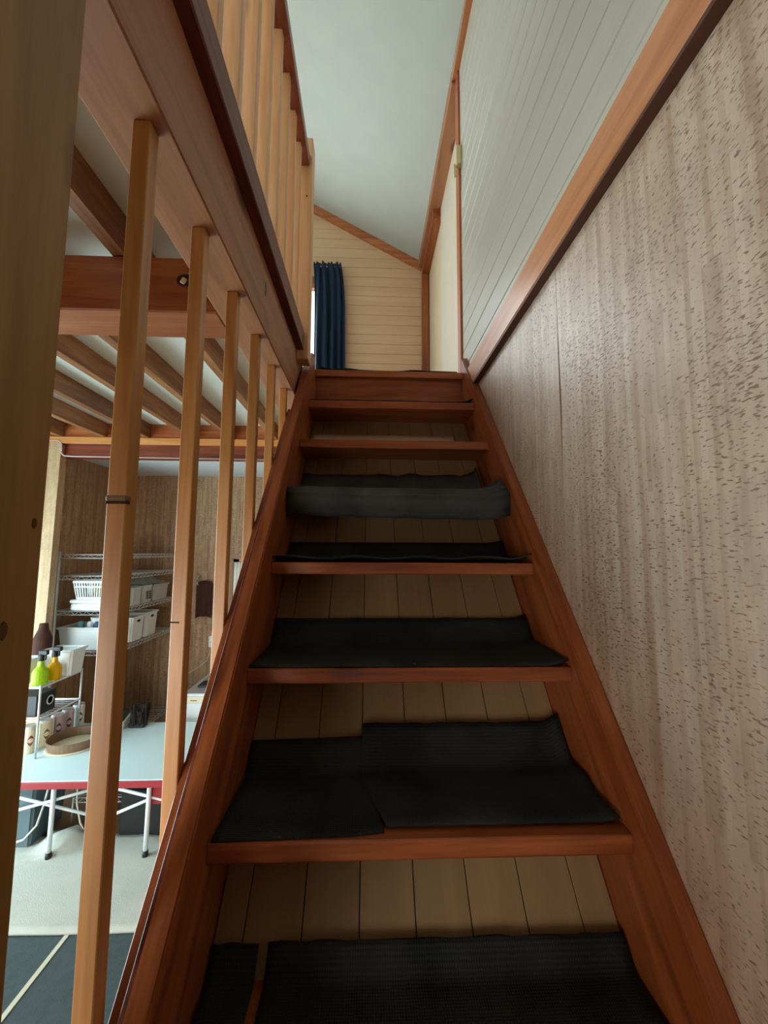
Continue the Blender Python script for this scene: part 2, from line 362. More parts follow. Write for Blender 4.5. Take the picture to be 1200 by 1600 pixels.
# --- cream wall behind the boarded wall, heavy wall plate above
wc = struct(box('wall_landing', 'cream_wall', 0.872, 0.95, 1.62, YF, 1.60, 3.75), 'plain cream wall beside the landing')
box('panel', 'cream_panel', 0.862, 0.874, 1.66, 2.56, 1.70, 3.60, wc, bev=0.002)
struct(box('trim_4', 'beam_wood_y', 0.765, 0.872, 1.64, YF, 3.600, 3.68, bev=0.003), 'wall plate along the top of the cream wall')
box('packer', 'red_wood_y', 0.80, 0.872, 2.56, YF, 3.52, 3.601, bpy.data.objects['trim_4'], bev=0.002)
struct(box('trim_5', 'red_wood_z', 0.798, 0.862, YF - 0.05, YF, Z7, 3.60, bev=0.003), 'dark corner upright on the gable wall')
# --- gable wall with horizontal boards and a window opening
WX0, WX1, WZ0, WZ1 = -1.75, -0.12, 1.80, 3.44
bm = bmesh.new()
def gable_piece(x0, x1, z0, z1):
    top = [(x1, min(z1, CZ(x1) + 0.02)), (x0, min(z1, CZ(x0) + 0.02))]
    if x0 < -1.6 < x1 and z1 > 4.9: top.insert(1, (-1.6, CZ(-1.599) + 0.02))
    add_prism(bm, [(x0, z0), (x1, z0)] + top, 'y', YF + 0.016, YF + 0.14)
gable_piece(WX1, 0.95, ZC, 9); gable_piece(-4.0, WX0, ZC, 9); gable_piece(WX0, WX1, ZC, WZ0); gable_piece(WX0, WX1, WZ1, 9)
wf = struct(obj('wall_gable', bm, 'gable_gap'), 'gable wall of cream horizontal boards')
zb = 1.692
while zb < 4.9:
    zt = zb + 0.1005
    def xr(zz): return min(0.862, 0.80 - (zz - 3.66) / 0.536)
    segs = []
    a, b = -3.2 - xr(zb), xr(zb); a2, b2 = -3.2 - xr(zt), xr(zt)
    a, a2 = max(a, -3.98), max(a2, -3.98)
    if b - a > 0.1:
        if zt > WZ0 + 0.01 and zb < WZ1 - 0.01: segs = [((a, WX0), (a2, WX0)), ((WX1, b), (WX1, b2))]
        else: segs = [((a, b), (a2, b2))]
    for (p, q), (p2, q2) in segs:
        if q2 - p2 < 0.02: continue
        bm = bmesh.new(); add_prism(bm, [(p, zb + 0.001), (q, zb + 0.001), (q2, zt - 0.001), (p2, zt - 0.001)], 'y', YF, YF + 0.018)
        bmesh.ops.bevel(bm, geom=[e for e in bm.edges if all(abs(v.co.y - YF) < 1e-5 for v in e.verts)], offset=0.0025, segments=1, affect='EDGES')
        obj('board', bm, 'gable_board_wood', wf)
    zb = zt
bm = bmesh.new()
add_prism(bm, [(0.80, CZ(0.80) - 0.085), (0.80, CZ(0.80)), (-1.6, CZ(-1.599)), (-1.6, CZ(-1.599) - 0.085)], 'y', YF - 0.03, YF)
struct(obj('trim_6', bm, 'trim_wood_x'), 'sloping verge trim under the loft ceiling')
# --- loft ceiling (two slopes)
bm = bmesh.new()
add_prism(bm, [(0.95, CZ(0.95)), (-1.6, CZ(-1.599)), (-4.15, CZ(-4.15)), (-4.15, CZ(-4.15) + 0.08), (-1.6, CZ(-1.599) + 0.08), (0.95, CZ(0.95) + 0.08)], 'y', -3.3, YF + 0.14)
struct(obj('ceiling_loft', bm, 'ceiling_paint'), 'plastered sloping ceiling of the loft')
# --- ground-floor ceiling with joists and cross beams
cl = struct(box('ceiling_lower', 'white_board', -4.0, -0.10, -3.2, YF + 0.4, ZC, ZC + 0.03), 'white boarded ceiling carried on open joists')
for x in (-0.467, -0.803, -1.098, -1.44, -1.76, -2.08, -2.40, -2.72):
    box('joist', 'joist_wood', x, x + 0.044, -3.2, 2.549, ZJ, ZC, cl, bev=0.002)
cb = struct(box('beam_1', 'beam_wood_x', -4.0, -0.159, 0.557, 0.704, BB, 1.603, bev=0.004), 'heavy cross beam under the joists')
struct(box('beam_2', 'red_wood_x', -4.0, -0.159, 2.55, 2.66, ZJ - 0.05, ZC, bev=0.003), 'far beam carrying the joist ends')
struct(box('trim_7', 'baluster_wood_x', -4.0, -0.159, 2.532, 2.551, 1.553, 1.603, bev=0.002), 'light batten along the foot of the far beam')
struct(box('beam_3', 'header_wood', -4.0, -0.10, 2.572, 2.66, 1.455, ZJ - 0.05), 'dark header over the kitchen opening')
# pale chip where a knot has broken out of the cross beam
bm = bmesh.new()
add_lathe(bm, [(0.026, 0.0), (0.024, 0.003), (0.013, 0.002), (0.0, -0.001)], (0, 0, 0), 10, 1.0, 0.75)
bmesh.ops.transform(bm, matrix=Matrix.Translation((-0.253, 0.557, 1.533)) @ Matrix.Rotation(math.radians(90), 4, 'X'), verts=bm.verts)
obj('knot_rim', bm, 'dark_wood_end', cb)
bm = bmesh.new(); add_box(bm, -0.009, 0.006, -0.004, 0.002, -0.010, 0.008, 0.002)
bmesh.ops.transform(bm, matrix=Matrix.Translation((-0.255, 0.555, 1.530)) @ Matrix.Rotation(0.5, 4, 'Y'), verts=bm.verts)
obj('knot_chip', bm, 'can_cream', cb)
# --- floor edge beam beside the stair
fb = struct(box('beam_4', 'beam_wood_y', -0.159, -0.045, -3.2, 1.45, BB, 1.652, bev=0.003), 'pinkish floor beam along the stair well')
bm = bmesh.new()
pts = [(0.640, 1.545), (0.645, 1.565), (0.638, 1.590), (0.632, 1.588), (0.637, 1.566), (0.633, 1.548)]
add_prism(bm, [(a, b) for a, b in pts], 'x', -0.0452, -0.0442); obj('crack', bm, 'dark_wood_end', fb)
# --- landing, ground floor, outer walls, added light blockers
struct(box('floor_landing', 'floor_boards', -0.10, 0.88, 1.50, YF + 0.02, 1.63, Z7 - 0.002))
struct(box('floor_ground', 'floor_boards', -4.1, 0.95, -3.3, 3.9, ZF - 0.1, ZF))
def wall_with_hole(name, plane, a0, a1, z0, z1, h, t, mat, label):
    """plane 'x' or 'y'; h = (b0, b1, c0, c1) hole along the wall and in height"""
    bm = bmesh.new(); b0, b1, c0, c1 = h
    for (p, q, r, s) in ((a0, b0, z0, z1), (b1, a1, z0, z1), (b0, b1, z0, c0), (b0, b1, c1, z1)):
        if plane == 'x': add_box(bm, t[0], t[1], p, q, r, s)
        else: add_box(bm, p, q, t[0], t[1], r, s)
    return struct(obj(name, bm, mat), label)
wall_with_hole('wall_left_lower', 'x', -3.3, 2.6, ZF, ZC, (0.0, 2.44, -0.90, 0.90), (-2.90, -2.78), 'cork_paper_pale', 'outer wall of the ground-floor room')
wall_with_hole('wall_left_loft', 'x', -3.3, YF + 0.14, ZC, 3.75, (-0.7, 1.9, 2.0, 3.5), (-4.12, -4.0), 'cream_wall', 'outer wall of the loft')
wall_with_hole('wall_back_lower', 'y', -4.1, 0.95, ZF, ZC, (-2.65, -0.45, -0.85, 0.95), (-3.32, -3.2), 'cork_paper_pale', 'rear wall of the ground floor')
bm = bmesh.new(); add_box(bm, -4.1, -2.55, -3.32, -3.2, ZC, 3.70); add_box(bm, -0.55, 0.95, -3.32, -3.2, ZC, 3.70); add_box(bm, -2.55, -0.55, -3.32, -3.2, ZC, 2.1); add_box(bm, -2.55, -0.55, -3.32, -3.2, 3.4, 3.70)
add_prism(bm, [(-4.1, 3.70), (0.95, 3.70), (0.78, CZ(0.78) + 0.04), (-1.6, CZ(-1.599) + 0.04), (-3.98, CZ(-3.98) + 0.04)], 'y', -3.32, -3.2)
struct(obj('wall_back_loft', bm, 'cream_wall'), 'rear gable of the loft')
wall_with_hole('wall_light_mask', 'y', -2.78, -0.10, ZF, ZC, (-1.85, -0.36, ZF, 0.55), (-1.02, -0.92), 'cork_paper_pale', 'added unseen partition whose low opening shapes the rear light')  # added out of view; low head keeps rear light off upper balusters and beam
struct(box('wall_light_block', 'dark_brown', -0.10, 0.95, -1.45, -1.35, ZF, CZ(0.4)), 'added unseen wall keeping light off the stair boards')  # added out of view to cut the light reaching the slope boards
# --- kitchen alcove
XS, YB, ZA = -2.16, 3.69, 1.515
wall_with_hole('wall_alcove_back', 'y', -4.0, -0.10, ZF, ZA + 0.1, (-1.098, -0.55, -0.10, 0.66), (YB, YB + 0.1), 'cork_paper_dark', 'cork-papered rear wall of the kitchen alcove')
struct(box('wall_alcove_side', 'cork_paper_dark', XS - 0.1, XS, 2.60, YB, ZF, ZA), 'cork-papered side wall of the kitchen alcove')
struct(box('ceiling_alcove', 'alcove_ceiling_paint', XS, -0.10, 2.66, YB, ZA, ZA + 0.04))
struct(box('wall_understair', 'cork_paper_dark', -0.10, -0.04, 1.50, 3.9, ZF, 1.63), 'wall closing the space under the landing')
prof = [(-4.0, ZF), (-2.062, ZF), (-2.042, 1.50)] + arc(-2.075, 1.535, 0.034, 0, 90) + [(-4.0, 1.569)]
bm = bmesh.new(); add_prism(bm, prof, 'y', 2.535, 2.60)
pw = struct(obj('wall_partition', bm, 'cork_paper_pale'), 'pale partition end with a rounded top corner')
path = [(-2.30, 2.533, 1.572)] + [(x, 2.533, z_) for x, z_ in arc(-2.075, 1.535, 0.037, 90, 0)] + [(-2.036, 2.533, 1.49)] + [(x, 2.533, z_) for x, z_ in arc(-2.000, 1.490, 0.036, 180, 270)] + [(-1.95, 2.545, 1.454), (-0.10, 2.565, 1.452)]
tube('edging', 'can_mauve', path, 0.006, pw, 6)
# --- windows
def window(name, plane, t, b0, b1, c0, c1, mat='trim_wood_x', cols=2, label=None):
    bm = bmesh.new(); f = 0.05
    cuts = [(b0, b0 + f, c0, c1), (b1 - f, b1, c0, c1), (b0, b1, c0, c0 + f), (b0, b1, c1 - f, c1)]
    for k in range(1, cols):
        m = b0 + (b1 - b0) * k / cols; cuts.append((m - 0.02, m + 0.02, c0, c1))
    for p, q, r, s in cuts:
        if plane == 'x': add_box(bm, t, t + 0.06, p, q, r, s)
        else: add_box(bm, p, q, t, t + 0.06, r, s)
    o = struct(obj(name, bm, mat), label)
    for k in range(cols):
        p, q = b0 + (b1 - b0) * k / cols + 0.03, b0 + (b1 - b0) * (k + 1) / cols - 0.03
        if plane == 'x': box('pane', 'window_glass', t + 0.028, t + 0.032, p, q, c0 + f, c1 - f, o)
        else: box('pane', 'window_glass', p, q, t + 0.028, t + 0.032, c0 + f, c1 - f, o)
    return o
window('window_1', 'y', YF + 0.03, WX0, WX1, WZ0, WZ1, label='bright loft window behind the blue curtain')
window('window_2', 'x', -2.87, 0.0, 2.44, -0.90, 0.90)
window('window_side_added', 'x', -4.09, -0.7, 1.9, 2.0, 3.5)  # unseen window added to go with the loft side fill
window('window_4', 'y', -3.29, -2.65, -0.45, -0.85, 0.95)
window('window_rear_added', 'y', -3.29, -2.55, -0.55, 2.1, 3.4)  # unseen window added to go with the rear loft fill
window('window_5', 'y', YB + 0.02, -1.098, -0.55, -0.10, 0.66, cols=1, label='small kitchen window in the cork wall')

# ================================================================== STAIRCASE
st = thing('staircase', 'steep reddish wooden staircase with open treads and slim balusters', 'staircase', (W / 2, -0.84, ZF))
def slope_y(z_, off): return (z_ - off) / SL
for i in range(-3, 8):
    y0 = i * RUN
    bm = bmesh.new(); add_box(bm, -0.001, W + 0.001, y0, y0 + 0.236, i * RISE - 0.035, i * RISE, 0.004, 2)
    obj('tread', bm, 'red_wood_x', st)
def stringer(x0, x1, top, bot, ytop, rounded):
    ylo = slope_y(ZF, bot) if False else None
    pts = [(slope_y(ZF, top), ZF), (slope_y(ZF, bot), ZF)]
    zt_ = SL * ytop + top
    if rounded:
        pts += [(1.50, SL * 1.50 + bot), (1.50, Z7 - 0.002), (1.452, Z7 - 0.002)]
        pts += [(1.410 + 0.042 * math.cos(math.radians(a)), 1.702 + 0.042 * math.sin(math.radians(a))) for a in (-14, 15, 40, 65, 90, 115, 140)]
    else:
        pts += [(ytop + 0.02, SL * (ytop + 0.02) + bot), (ytop + 0.02, zt_ - 0.01), (ytop, zt_)]
    bm = bmesh.new(); add_prism(bm, pts, 'x', x0, x1)
    bmesh.ops.bevel(bm, geom=[e for e in bm.edges if abs(e.verts[0].co.x - e.verts[1].co.x) < 1e-6], offset=0.0035, segments=2, affect='EDGES')
    return obj('stringer', bm, 'red_wood_slope', st)
stringer(-0.0335, 0.0, 0.098, -0.30, 1.385, True)
stringer(W, 0.8095, 0.058, -0.30, 1.50, False)
# outer edge strip of the open stringer, then the ledger the balusters are fixed to
pts = [(slope_y(ZF, 0.096), ZF), (slope_y(ZF, -0.30), ZF), (1.42, SL * 1.42 - 0.30), (1.42, SL * 1.42 + 0.04), (1.40, SL * 1.40 + 0.096)]
prism('edge_strip', 'cap_wood', pts, 'x', -0.0445, -0.0340, st, 0.0015)
pts = [(slope_y(ZF, 0.05), ZF), (slope_y(ZF, -0.20), ZF), (1.14, SL * 1.14 - 0.20), (1.14, SL * 1.14 + 0.05)]
prism('ledger', 'red_wood_slope', pts, 'x', -0.0685, -0.0455, st, 0.0015)
# slope boards closing the back of the stair
gx = [0.0005, 0.0535, 0.1620, 0.2705, 0.3790, 0.4870, 0.5955, 0.7040, W - 0.0005]
frame = Matrix.Translation((0, 0, -0.268)) @ Matrix.Rotation(ANG, 4, 'X')
s0, s1 = (ZF + 0.28) / math.sin(ANG), 1.495 / math.cos(ANG)
for a, b in zip(gx, gx[1:]):
    box('lining_board', 'lining_wood', a + 0.0009, b - 0.0009, s0, s1, -0.010, 0.0, st, bev=0.0012, mtx=frame)
box('lining_backing', 'lining_gap', 0.0, W, s0, s1, -0.018, -0.0101, st, mtx=frame)
box('riser', 'red_wood_x', 0.0, W, 1.497, 1.512, 6 * RISE, 7 * RISE - 0.034, st)
# balusters below the floor beam
bal0 = None
for k in range(6):
    y0 = 0.025 + 0.2145 * k
    bm = bmesh.new(); add_box(bm, -0.0965, -0.0690, y0, y0 + 0.0275, SL * y0 - 0.24, BB, 0.0015)
    b_ = obj('baluster', bm, 'baluster_wood', st)
    if k == 0:
        bm = bmesh.new(); add_box(bm, -0.0975, -0.0675, y0 - 0.0022, y0 + 0.012, 0.830, 0.8385, 0.002); obj('splice', bm, 'brown_metal', b_)
        bm = bmesh.new(); add_box(bm, -0.0972, -0.0682, y0 - 0.0010, y0 + 0.010, 0.826, 0.8305, 0.001); obj('splice_gap', bm, 'dark_wood_end', b_)
    if k == 1:
        bm = bmesh.new(); add_box(bm, -0.0970, -0.0800, y0 - 0.0006, y0 + 0.012, 0.620, 0.6225, 0.0); obj('crack', bm, 'dark_wood_end', b_)

# ================================================================== POST AND LOFT RAILING
tag(box('support_post', 'post_wood', -0.165, -0.045, -0.275, -0.150, ZF, BB, bev=0.004, seg=2), 'thick tan wooden post rising past the lower balusters to the floor beam', 'post')
po = bpy.data.objects['support_post']
for (yy, zz, rr) in ((-0.163, 0.786, 0.0038), (-0.187, 0.688, 0.0060)):
    bm = bmesh.new(); add_lathe(bm, [(rr, -0.0005), (rr * 0.9, 0.0006), (0.0, 0.0010)], (0, 0, 0), 10, 1.5, 0.8)
    bmesh.ops.transform(bm, matrix=Matrix.Translation((-0.045, yy, zz)) @ Matrix.Rotation(math.radians(90), 4, 'Y'), verts=bm.verts)
    obj('knot', bm, 'knot_brown', po)
rl = thing('loft_railing', 'loft balustrade of pale slats with brown handrail above the floor beam', 'railing', (-0.05, 0.0, 1.652))
box('base_rail', 'cap_wood', -0.095, -0.015, -3.2, 1.190, 1.652, 1.738, rl, bev=0.003)
box('handrail', 'rail_wood', -0.086, -0.008, -3.2, 1.190, 2.550, 2.605, rl, bev=0.006, seg=2)
y0 = 0.683 + 0.13 * 3
while y0 > -1.2:
    box('baluster', 'pale_baluster_wood', -0.0760, -0.0300, y0, y0 + 0.0265, 1.738, 2.55, rl, bev=0.0015); y0 -= 0.13
nw = box('newel_post', 'pale_baluster_wood', -0.072, 0.004, 1.190, 1.268, 1.612, 2.70, rl, bev=0.003)
lathe('knot', 'dark_wood_end', [(0.0045, 0), (0.004, 0.0006), (0.0, 0.0008)], (0, 0, 0), nw, 10).matrix_local = Matrix.Translation((-0.018, 1.1895, 2.400)) @ Matrix.Rotation(math.radians(90), 4, 'X')

# ================================================================== STAIR MATS
def stair_mat(i, label, x0, x1, yfront, up, mat='stair_matting', nx=28, seed=0, flap=None, wob=0.002, topfn=None, frontfn=None, xfn=None, lift=None, thick=0.004, back=0.0):
    """sheet lying on a tread, bent up against the sloping boards behind"""
    zt_ = i * RISE + 0.0035; yc = i * RUN + 0.2346 - 0.012 - back
    rows = []
    for a in range(nx + 1):
        t = a / nx; x = x0 + (x1 - x0) * t; col = []
        yf = yfront + (frontfn(t) if frontfn else 0); h = up + (topfn(t) if topfn else 0)
        prof = []
        if flap:
            for (dy, dz) in flap: prof.append((i * RUN + dy, zt_ + dz))
        for q in range(7):
            prof.append((yf + (yc - 0.02 - yf) * q / 6, zt_))
        for q in range(1, 4):
            an = q / 3 * ANG
            prof.append((yc - 0.02 + 0.03 * math.sin(an), zt_ + 0.03 * (1 - math.cos(an))))
        for q in range(1, 5):
            d = h / math.sin(ANG) * q / 4
            prof.append((yc + 0.0025 + d * math.cos(ANG), zt_ + 0.0105 + d * math.sin(ANG)))
        for b, (yy, zz) in enumerate(prof):
            nv = mnoise.noise(Vector((x * 9 + seed * 3.1, yy * 9, seed))) * wob
            xx = x + (xfn(t, b / (len(prof) - 1)) if xfn else 0)
            zz += abs(nv) + (lift(t, b / (len(prof) - 1)) if lift else 0)
            col.append(Vector((xx, yy, zz)))
        rows.append(col)
    bm = bmesh.new()
    V = [[bm.verts.new(p) for p in col] for col in rows]
    for a in range(nx):
        for b in range(len(V[0]) - 1):
            bm.faces.new((V[a][b], V[a + 1][b], V[a + 1][b + 1], V[a][b + 1]))
    o = obj('stair_mat', bm, mat, None, smooth=True)
    md = o.modifiers.new('thickness', 'SOLIDIFY'); md.thickness = thick; md.offset = 0.0
    return tag(o, label, 'stair mat', 'dark stair mats')
ragged = lambda s, a: (lambda t: a * mnoise.noise(Vector((t * 14, s, 0.3))))
stair_mat(0, 'black ribbed mat with a straight back edge on the lowest visible step', 0.105, 0.770, 0.030, 0.030, seed=1, topfn=ragged(1, 0.003))
stair_mat(0, 'narrow black mat strip beside the open stringer on the lowest visible step', 0.004, 0.088, 0.030, 0.030, seed=2, nx=6, topfn=ragged(2, 0.003))
stair_mat(1, 'black mat piece with a low back edge, baluster side of the second visible step', 0.006, 0.315, 0.212, 0.044, seed=3, topfn=lambda t: 0.006 * t, frontfn=lambda t: 0.010 * t + 0.03 * max(0, t - 0.8), nx=16)
stair_mat(1, 'black mat piece set back from the nosing, cork-wall side of the second visible step', 0.270, 0.766, 0.236, 0.068, seed=4, topfn=ragged(4, 0.003),
          xfn=lambda t, s: (0.05 * max(0, 1 - s * 2.4) * (1 if t < 0.25 else 0) * (1 - t * 4)), lift=lambda t, s: 0.0045 + (0.02 * max(0, t - 0.93) / 0.07 * (0.3 if s < 0.3 else 1)))
stair_mat(2, 'charcoal mat covering the whole third visible step up to its nosing', 0.004, 0.768, 0.424, 0.056, seed=5, topfn=ragged(5, 0.002), lift=lambda t, s: 0.012 * max(0, t - 0.95) / 0.05)
stair_mat(3, 'dark mat with a curled front edge on the step below the overhanging mat', 0.002, 0.770, 0.634, 0.048, seed=6, lift=lambda t, s: (0.012 * max(0, 1 - s * 5)) + 0.012 * max(0, t - 0.94) / 0.06 + 0.004 * math.sin(t * 25) * max(0, 1 - s * 5))
stair_mat(4, 'grey mat folded over the nosing with a curled end, fifth visible step', 0.002, 0.752, 0.838, 0.100, mat='stair_matting_grey', seed=7, wob=0.006,
          flap=[(-0.020, -0.094), (-0.026, -0.066), (-0.028, -0.038), (-0.024, -0.014), (-0.012, 0.003)], topfn=ragged(7, 0.010),
          xfn=lambda t, s: (0.020 * max(0, t - 0.90) / 0.10 - (0.03 * max(0, t - 0.965) / 0.035 if s > 0.2 else 0)), lift=lambda t, s: -0.012 * t * (1 if s < 0.2 else 0) + (0.040 * (max(0, t - 0.88) / 0.12) ** 2) * (0.45 if s < 0.2 else 1.0), thick=0.006)
o = stair_mat(5, 'pale bare underlay strip at the back of the third step below the landing', 0.004, 0.690, 1.195, 0.092, mat='underlay', seed=8, wob=0.004, thick=0.002)
o.name = 'underlay_strip'; o['category'] = 'underlay'; del o['group']
stair_mat(6, 'thin dark mat with an upturned end on the step under the landing', 0.004, 0.768, 1.268, 0.012, seed=9, back=0.03, wob=0.004, lift=lambda t, s: 0.02 * max(0, t - 0.95) / 0.05)
bm = bmesh.new()
rows = []
for a in range(31):
    t = a / 30; x = 0.0 + 0.742 * t
    zz = Z7 + 0.004 + 0.018 * max(0, 1 - t * 9) + 0.006 * max(0, math.sin(t * 13 - 1.2)) ** 2
    rows.append([bm.verts.new((x, 1.478 + 0.02 * q, zz + 0.002 * math.sin(q + t * 9))) for q in range(12)])
for A, B in zip(rows, rows[1:]):
    for q in range(11): bm.faces.new((A[q], B[q], B[q + 1], A[q + 1]))
o = obj('landing_mat', bm, 'stair_matting', None, True)
md = o.modifiers.new('thickness', 'SOLIDIFY'); md.thickness = 0.004; md.offset = 0
tag(o, 'dark wavy-edged mat lying on the landing at the stair head', 'mat')

# ================================================================== CURTAIN AND LOFT DETAILS
cu = thing('curtain', 'dark blue pleated curtain drawn aside at the loft window', 'curtain', (-0.12, YF - 0.07, 1.75))
bm = bmesh.new(); cols = []
for a in range(81):
    t = a / 80; col = []
    for b in range(25):
        s = b / 24; z_ = 1.80 + (3.585 - 1.80) * s
        x = -0.262 - 0.020 * s ** 8 + (0.306 - 0.035 * s ** 6) * t
        amp = 0.030 * (1 - 0.55 * s ** 4)
        y = YF - 0.075 + amp * math.sin(t * 2 * math.pi * 4.6 + 0.9 * math.sin(t * 7) + 0.5 * math.sin(s * 3)) + 0.009 * math.sin(t * 37 + s * 4)
        col.append(bm.verts.new((x, y, z_ + (0.008 * math.sin(t * 60) if b == 24 else 0))))
    cols.append(col)
for A, B in zip(cols, cols[1:]):
    for b in range(24): bm.faces.new((A[b], B[b], B[b + 1], A[b + 1]))
o = obj('drape', bm, 'curtain_blue', cu, True)
md = o.modifiers.new('thickness', 'SOLIDIFY'); md.thickness = 0.003
tube('curtain_rail', 'chrome', [(-1.9, YF - 0.06, 3.555), (0.02, YF - 0.06, 3.555)], 0.009, cu)
dv = thing('wall_hook', 'small cream plastic catch with a dangling wire on the upright casing', 'hook', (0.785, 1.59, 2.95))
box('body', 'cream_plastic', 0.768, 0.800, 1.555, 1.590, 2.98, 3.10, dv, bev=0.004)
box('latch', 'cream_plastic', 0.758, 0.775, 1.575, 1.600, 2.93, 3.00, dv, bev=0.003)
tube('wire', 'smoke_plastic', [(0.790, 1.552, 2.98), (0.788, 1.530, 2.93), (0.790, 1.525, 2.86), (0.792, 1.540, 2.79)], 0.0018, dv, 6)

# ================================================================== GROUND-FLOOR ROOM
# carpets
cp1 = tag(box('slate_carpet', 'slate_carpet', -2.1, -1.050, 0.5, 1.50, ZF, ZF + 0.008, bev=0.002), 'slate grey carpet strip beyond the pale seam line', 'carpet')
cp2 = tag(box('slate_carpet', 'slate_carpet', -1.042, -0.14, 0.5, 1.50, ZF, ZF + 0.008, bev=0.002), 'slate grey carpet strip between the pale seam line and the stair', 'carpet')
tag(box('seam_tape', 'pale_tape', -1.056, -1.036, 0.5, 1.47, ZF + 0.008, ZF + 0.011), 'narrow pale seam line running across the slate carpet', 'tape')
bm = bmesh.new(); g = []
for a in range(33):
    row = []
    for b in range(17):
        x = -2.05 + 1.55 * a / 32; y = 1.462 + (2.09 - 1.462) * b / 16
        zz = ZF + 0.016 + 0.006 * mnoise.noise(Vector((x * 3, y * 3, 0)))
        crump = max(0, 1 - ((x + 1.47) ** 2 / 0.020 + (y - 2.07) ** 2 / 0.02))
        zz += 0.10 * crump * (0.75 + 0.6 * mnoise.noise(Vector((x * 22, y * 22, 3)))) + 0.018 * max(0, (y - 1.80) / 0.29) * abs(mnoise.noise(Vector((x * 11, y * 9, 5))))
        row.append(bm.verts.new((x, y + 0.01 * mnoise.noise(Vector((x * 5, 1, 0))) - 0.03 * crump, zz)))
    g.append(row)
for A, B in zip(g, g[1:]):
    for b in range(16): bm.faces.new((A[b], B[b], B[b + 1], A[b + 1]))
o = obj('rug', bm, 'beige_rug', None, True); md = o.modifiers.new('thickness', 'SOLIDIFY'); md.thickness = 0.01; md.offset = 0
tag(o, 'off-white rug under the folding table with one rucked corner', 'rug')

# folding table
tb = thing('folding_table', 'low white folding table with red edging and crossed white braces', 'table', (-1.35, 2.29, ZF))
TZ = -0.533
TX0, TX1, TY0, TY1 = -2.05, -0.62, 1.892, 2.682
box('table_top', 'table_laminate', TX0 + 0.006, TX1 - 0.006, TY0 + 0.006, TY1 - 0.006, TZ - 0.036, TZ, tb, bev=0.003)
bm = bmesh.new()
add_box(bm, TX0, TX1, TY0 - 0.004, TY0 + 0.008, TZ - 0.040, TZ - 0.004, 0.003); add_box(bm, TX0, TX1, TY1 - 0.008, TY1 + 0.004, TZ - 0.040, TZ - 0.004, 0.003)
add_box(bm, TX0 - 0.004, TX0 + 0.008, TY0, TY1, TZ - 0.040, TZ - 0.004, 0.003); add_box(bm, TX1 - 0.008, TX1 + 0.004, TY0, TY1, TZ - 0.040, TZ - 0.004, 0.003)
obj('edging', bm, 'red_edging', tb)
box('bracket', 'red_edging', -0.965, -0.86, 1.93, 1.945, TZ - 0.15, TZ - 0.03, tb, bev=0.003)
lathe('bracket_bolt', 'chrome', [(0.016, 0), (0.014, 0.006), (0, 0.008)], (0, 0, 0), tb, 12).matrix_local = Matrix.Translation((-0.975, 1.915, TZ - 0.062)) @ Matrix.Rotation(math.radians(90), 4, 'X')
for y in (1.918, 2.62):
    for x in (-1.469, -0.944):
        lg = tube('leg', 'white_metal', [(x, y, TZ - 0.03), (x - 0.004, y, ZF + 0.045)], 0.0125, tb, 10)
        tube('foot', 'black_plastic', [(x - 0.004, y, ZF + 0.05), (x - 0.004, y, ZF + 0.012)], 0.0155, lg, 10)
for p, q, yy in (((-1.93, -0.770), (-1.26, -0.598), 1.935), ((-1.90, -0.590), (-1.19, -0.768), 1.950), ((-1.13, -0.598), (-0.70, -0.705), 1.935), ((-1.19, -0.760), (-0.79, -0.600), 1.950)):
    tube('brace', 'white_metal', [(p[0], yy, p[1]), (q[0], yy, q[1])], 0.0085, tb, 8)

# wire rack in the alcove
def wire_shelf(name, x0, x1, y0, y1, z_, parent, n=14, gap=0.028):
    bm = bmesh.new(); r = 0.0032
    for zz in (z_, z_ - gap):
        for p, q in (((x0, y0), (x1, y0)), ((x1, y0), (x1, y1)), ((x1, y1), (x0, y1)), ((x0, y1), (x0, y0))):
            add_tube(bm, [(p[0], p[1], zz - r), (q[0], q[1], zz - r)], r, 5)
    def zig(p, q):
        L_ = (Vector(q) - Vector(p)).length; m = max(4, int(L_ / 0.03)); pts = []
        for k in range(m + 1):
            t = k / m; pts.append((p[0] + (q[0] - p[0]) * t, p[1] + (q[1] - p[1]) * t, z_ - r - (gap if k % 2 else 0)))
        add_tube(bm, pts, 0.0022, 4)
    zig((x0, y0), (x1, y0)); zig((x1, y0), (x1, y1))
    for k in range(1, n):
        y = y0 + (y1 - y0) * k / n; add_tube(bm, [(x0, y, z_ - 0.004), (x1, y, z_ - 0.004)], 0.0018, 4)
    return obj('shelf', bm, 'chrome', parent)
RX0, RX1, RY0, RY1 = -2.115, -1.665, 2.70, 3.66
rk = thing('wire_rack', 'tall chrome wire shelving rack standing against the cork wall', 'rack', ((RX0 + RX1) / 2, (RY0 + RY1) / 2, ZF))
for x in (RX0, RX1):
    for y in (RY0, RY1): tube('post', 'chrome', [(x, y, ZF), (x, y, 0.735)], 0.0145, rk, 10)
SHELF = (0.715, 0.550, 0.283, -0.02, -0.78)
for z_ in SHELF: wire_shelf('shelf', RX0, RX1, RY0, RY1, z_, rk, 18)
S3, S4 = 0.284, -0.019
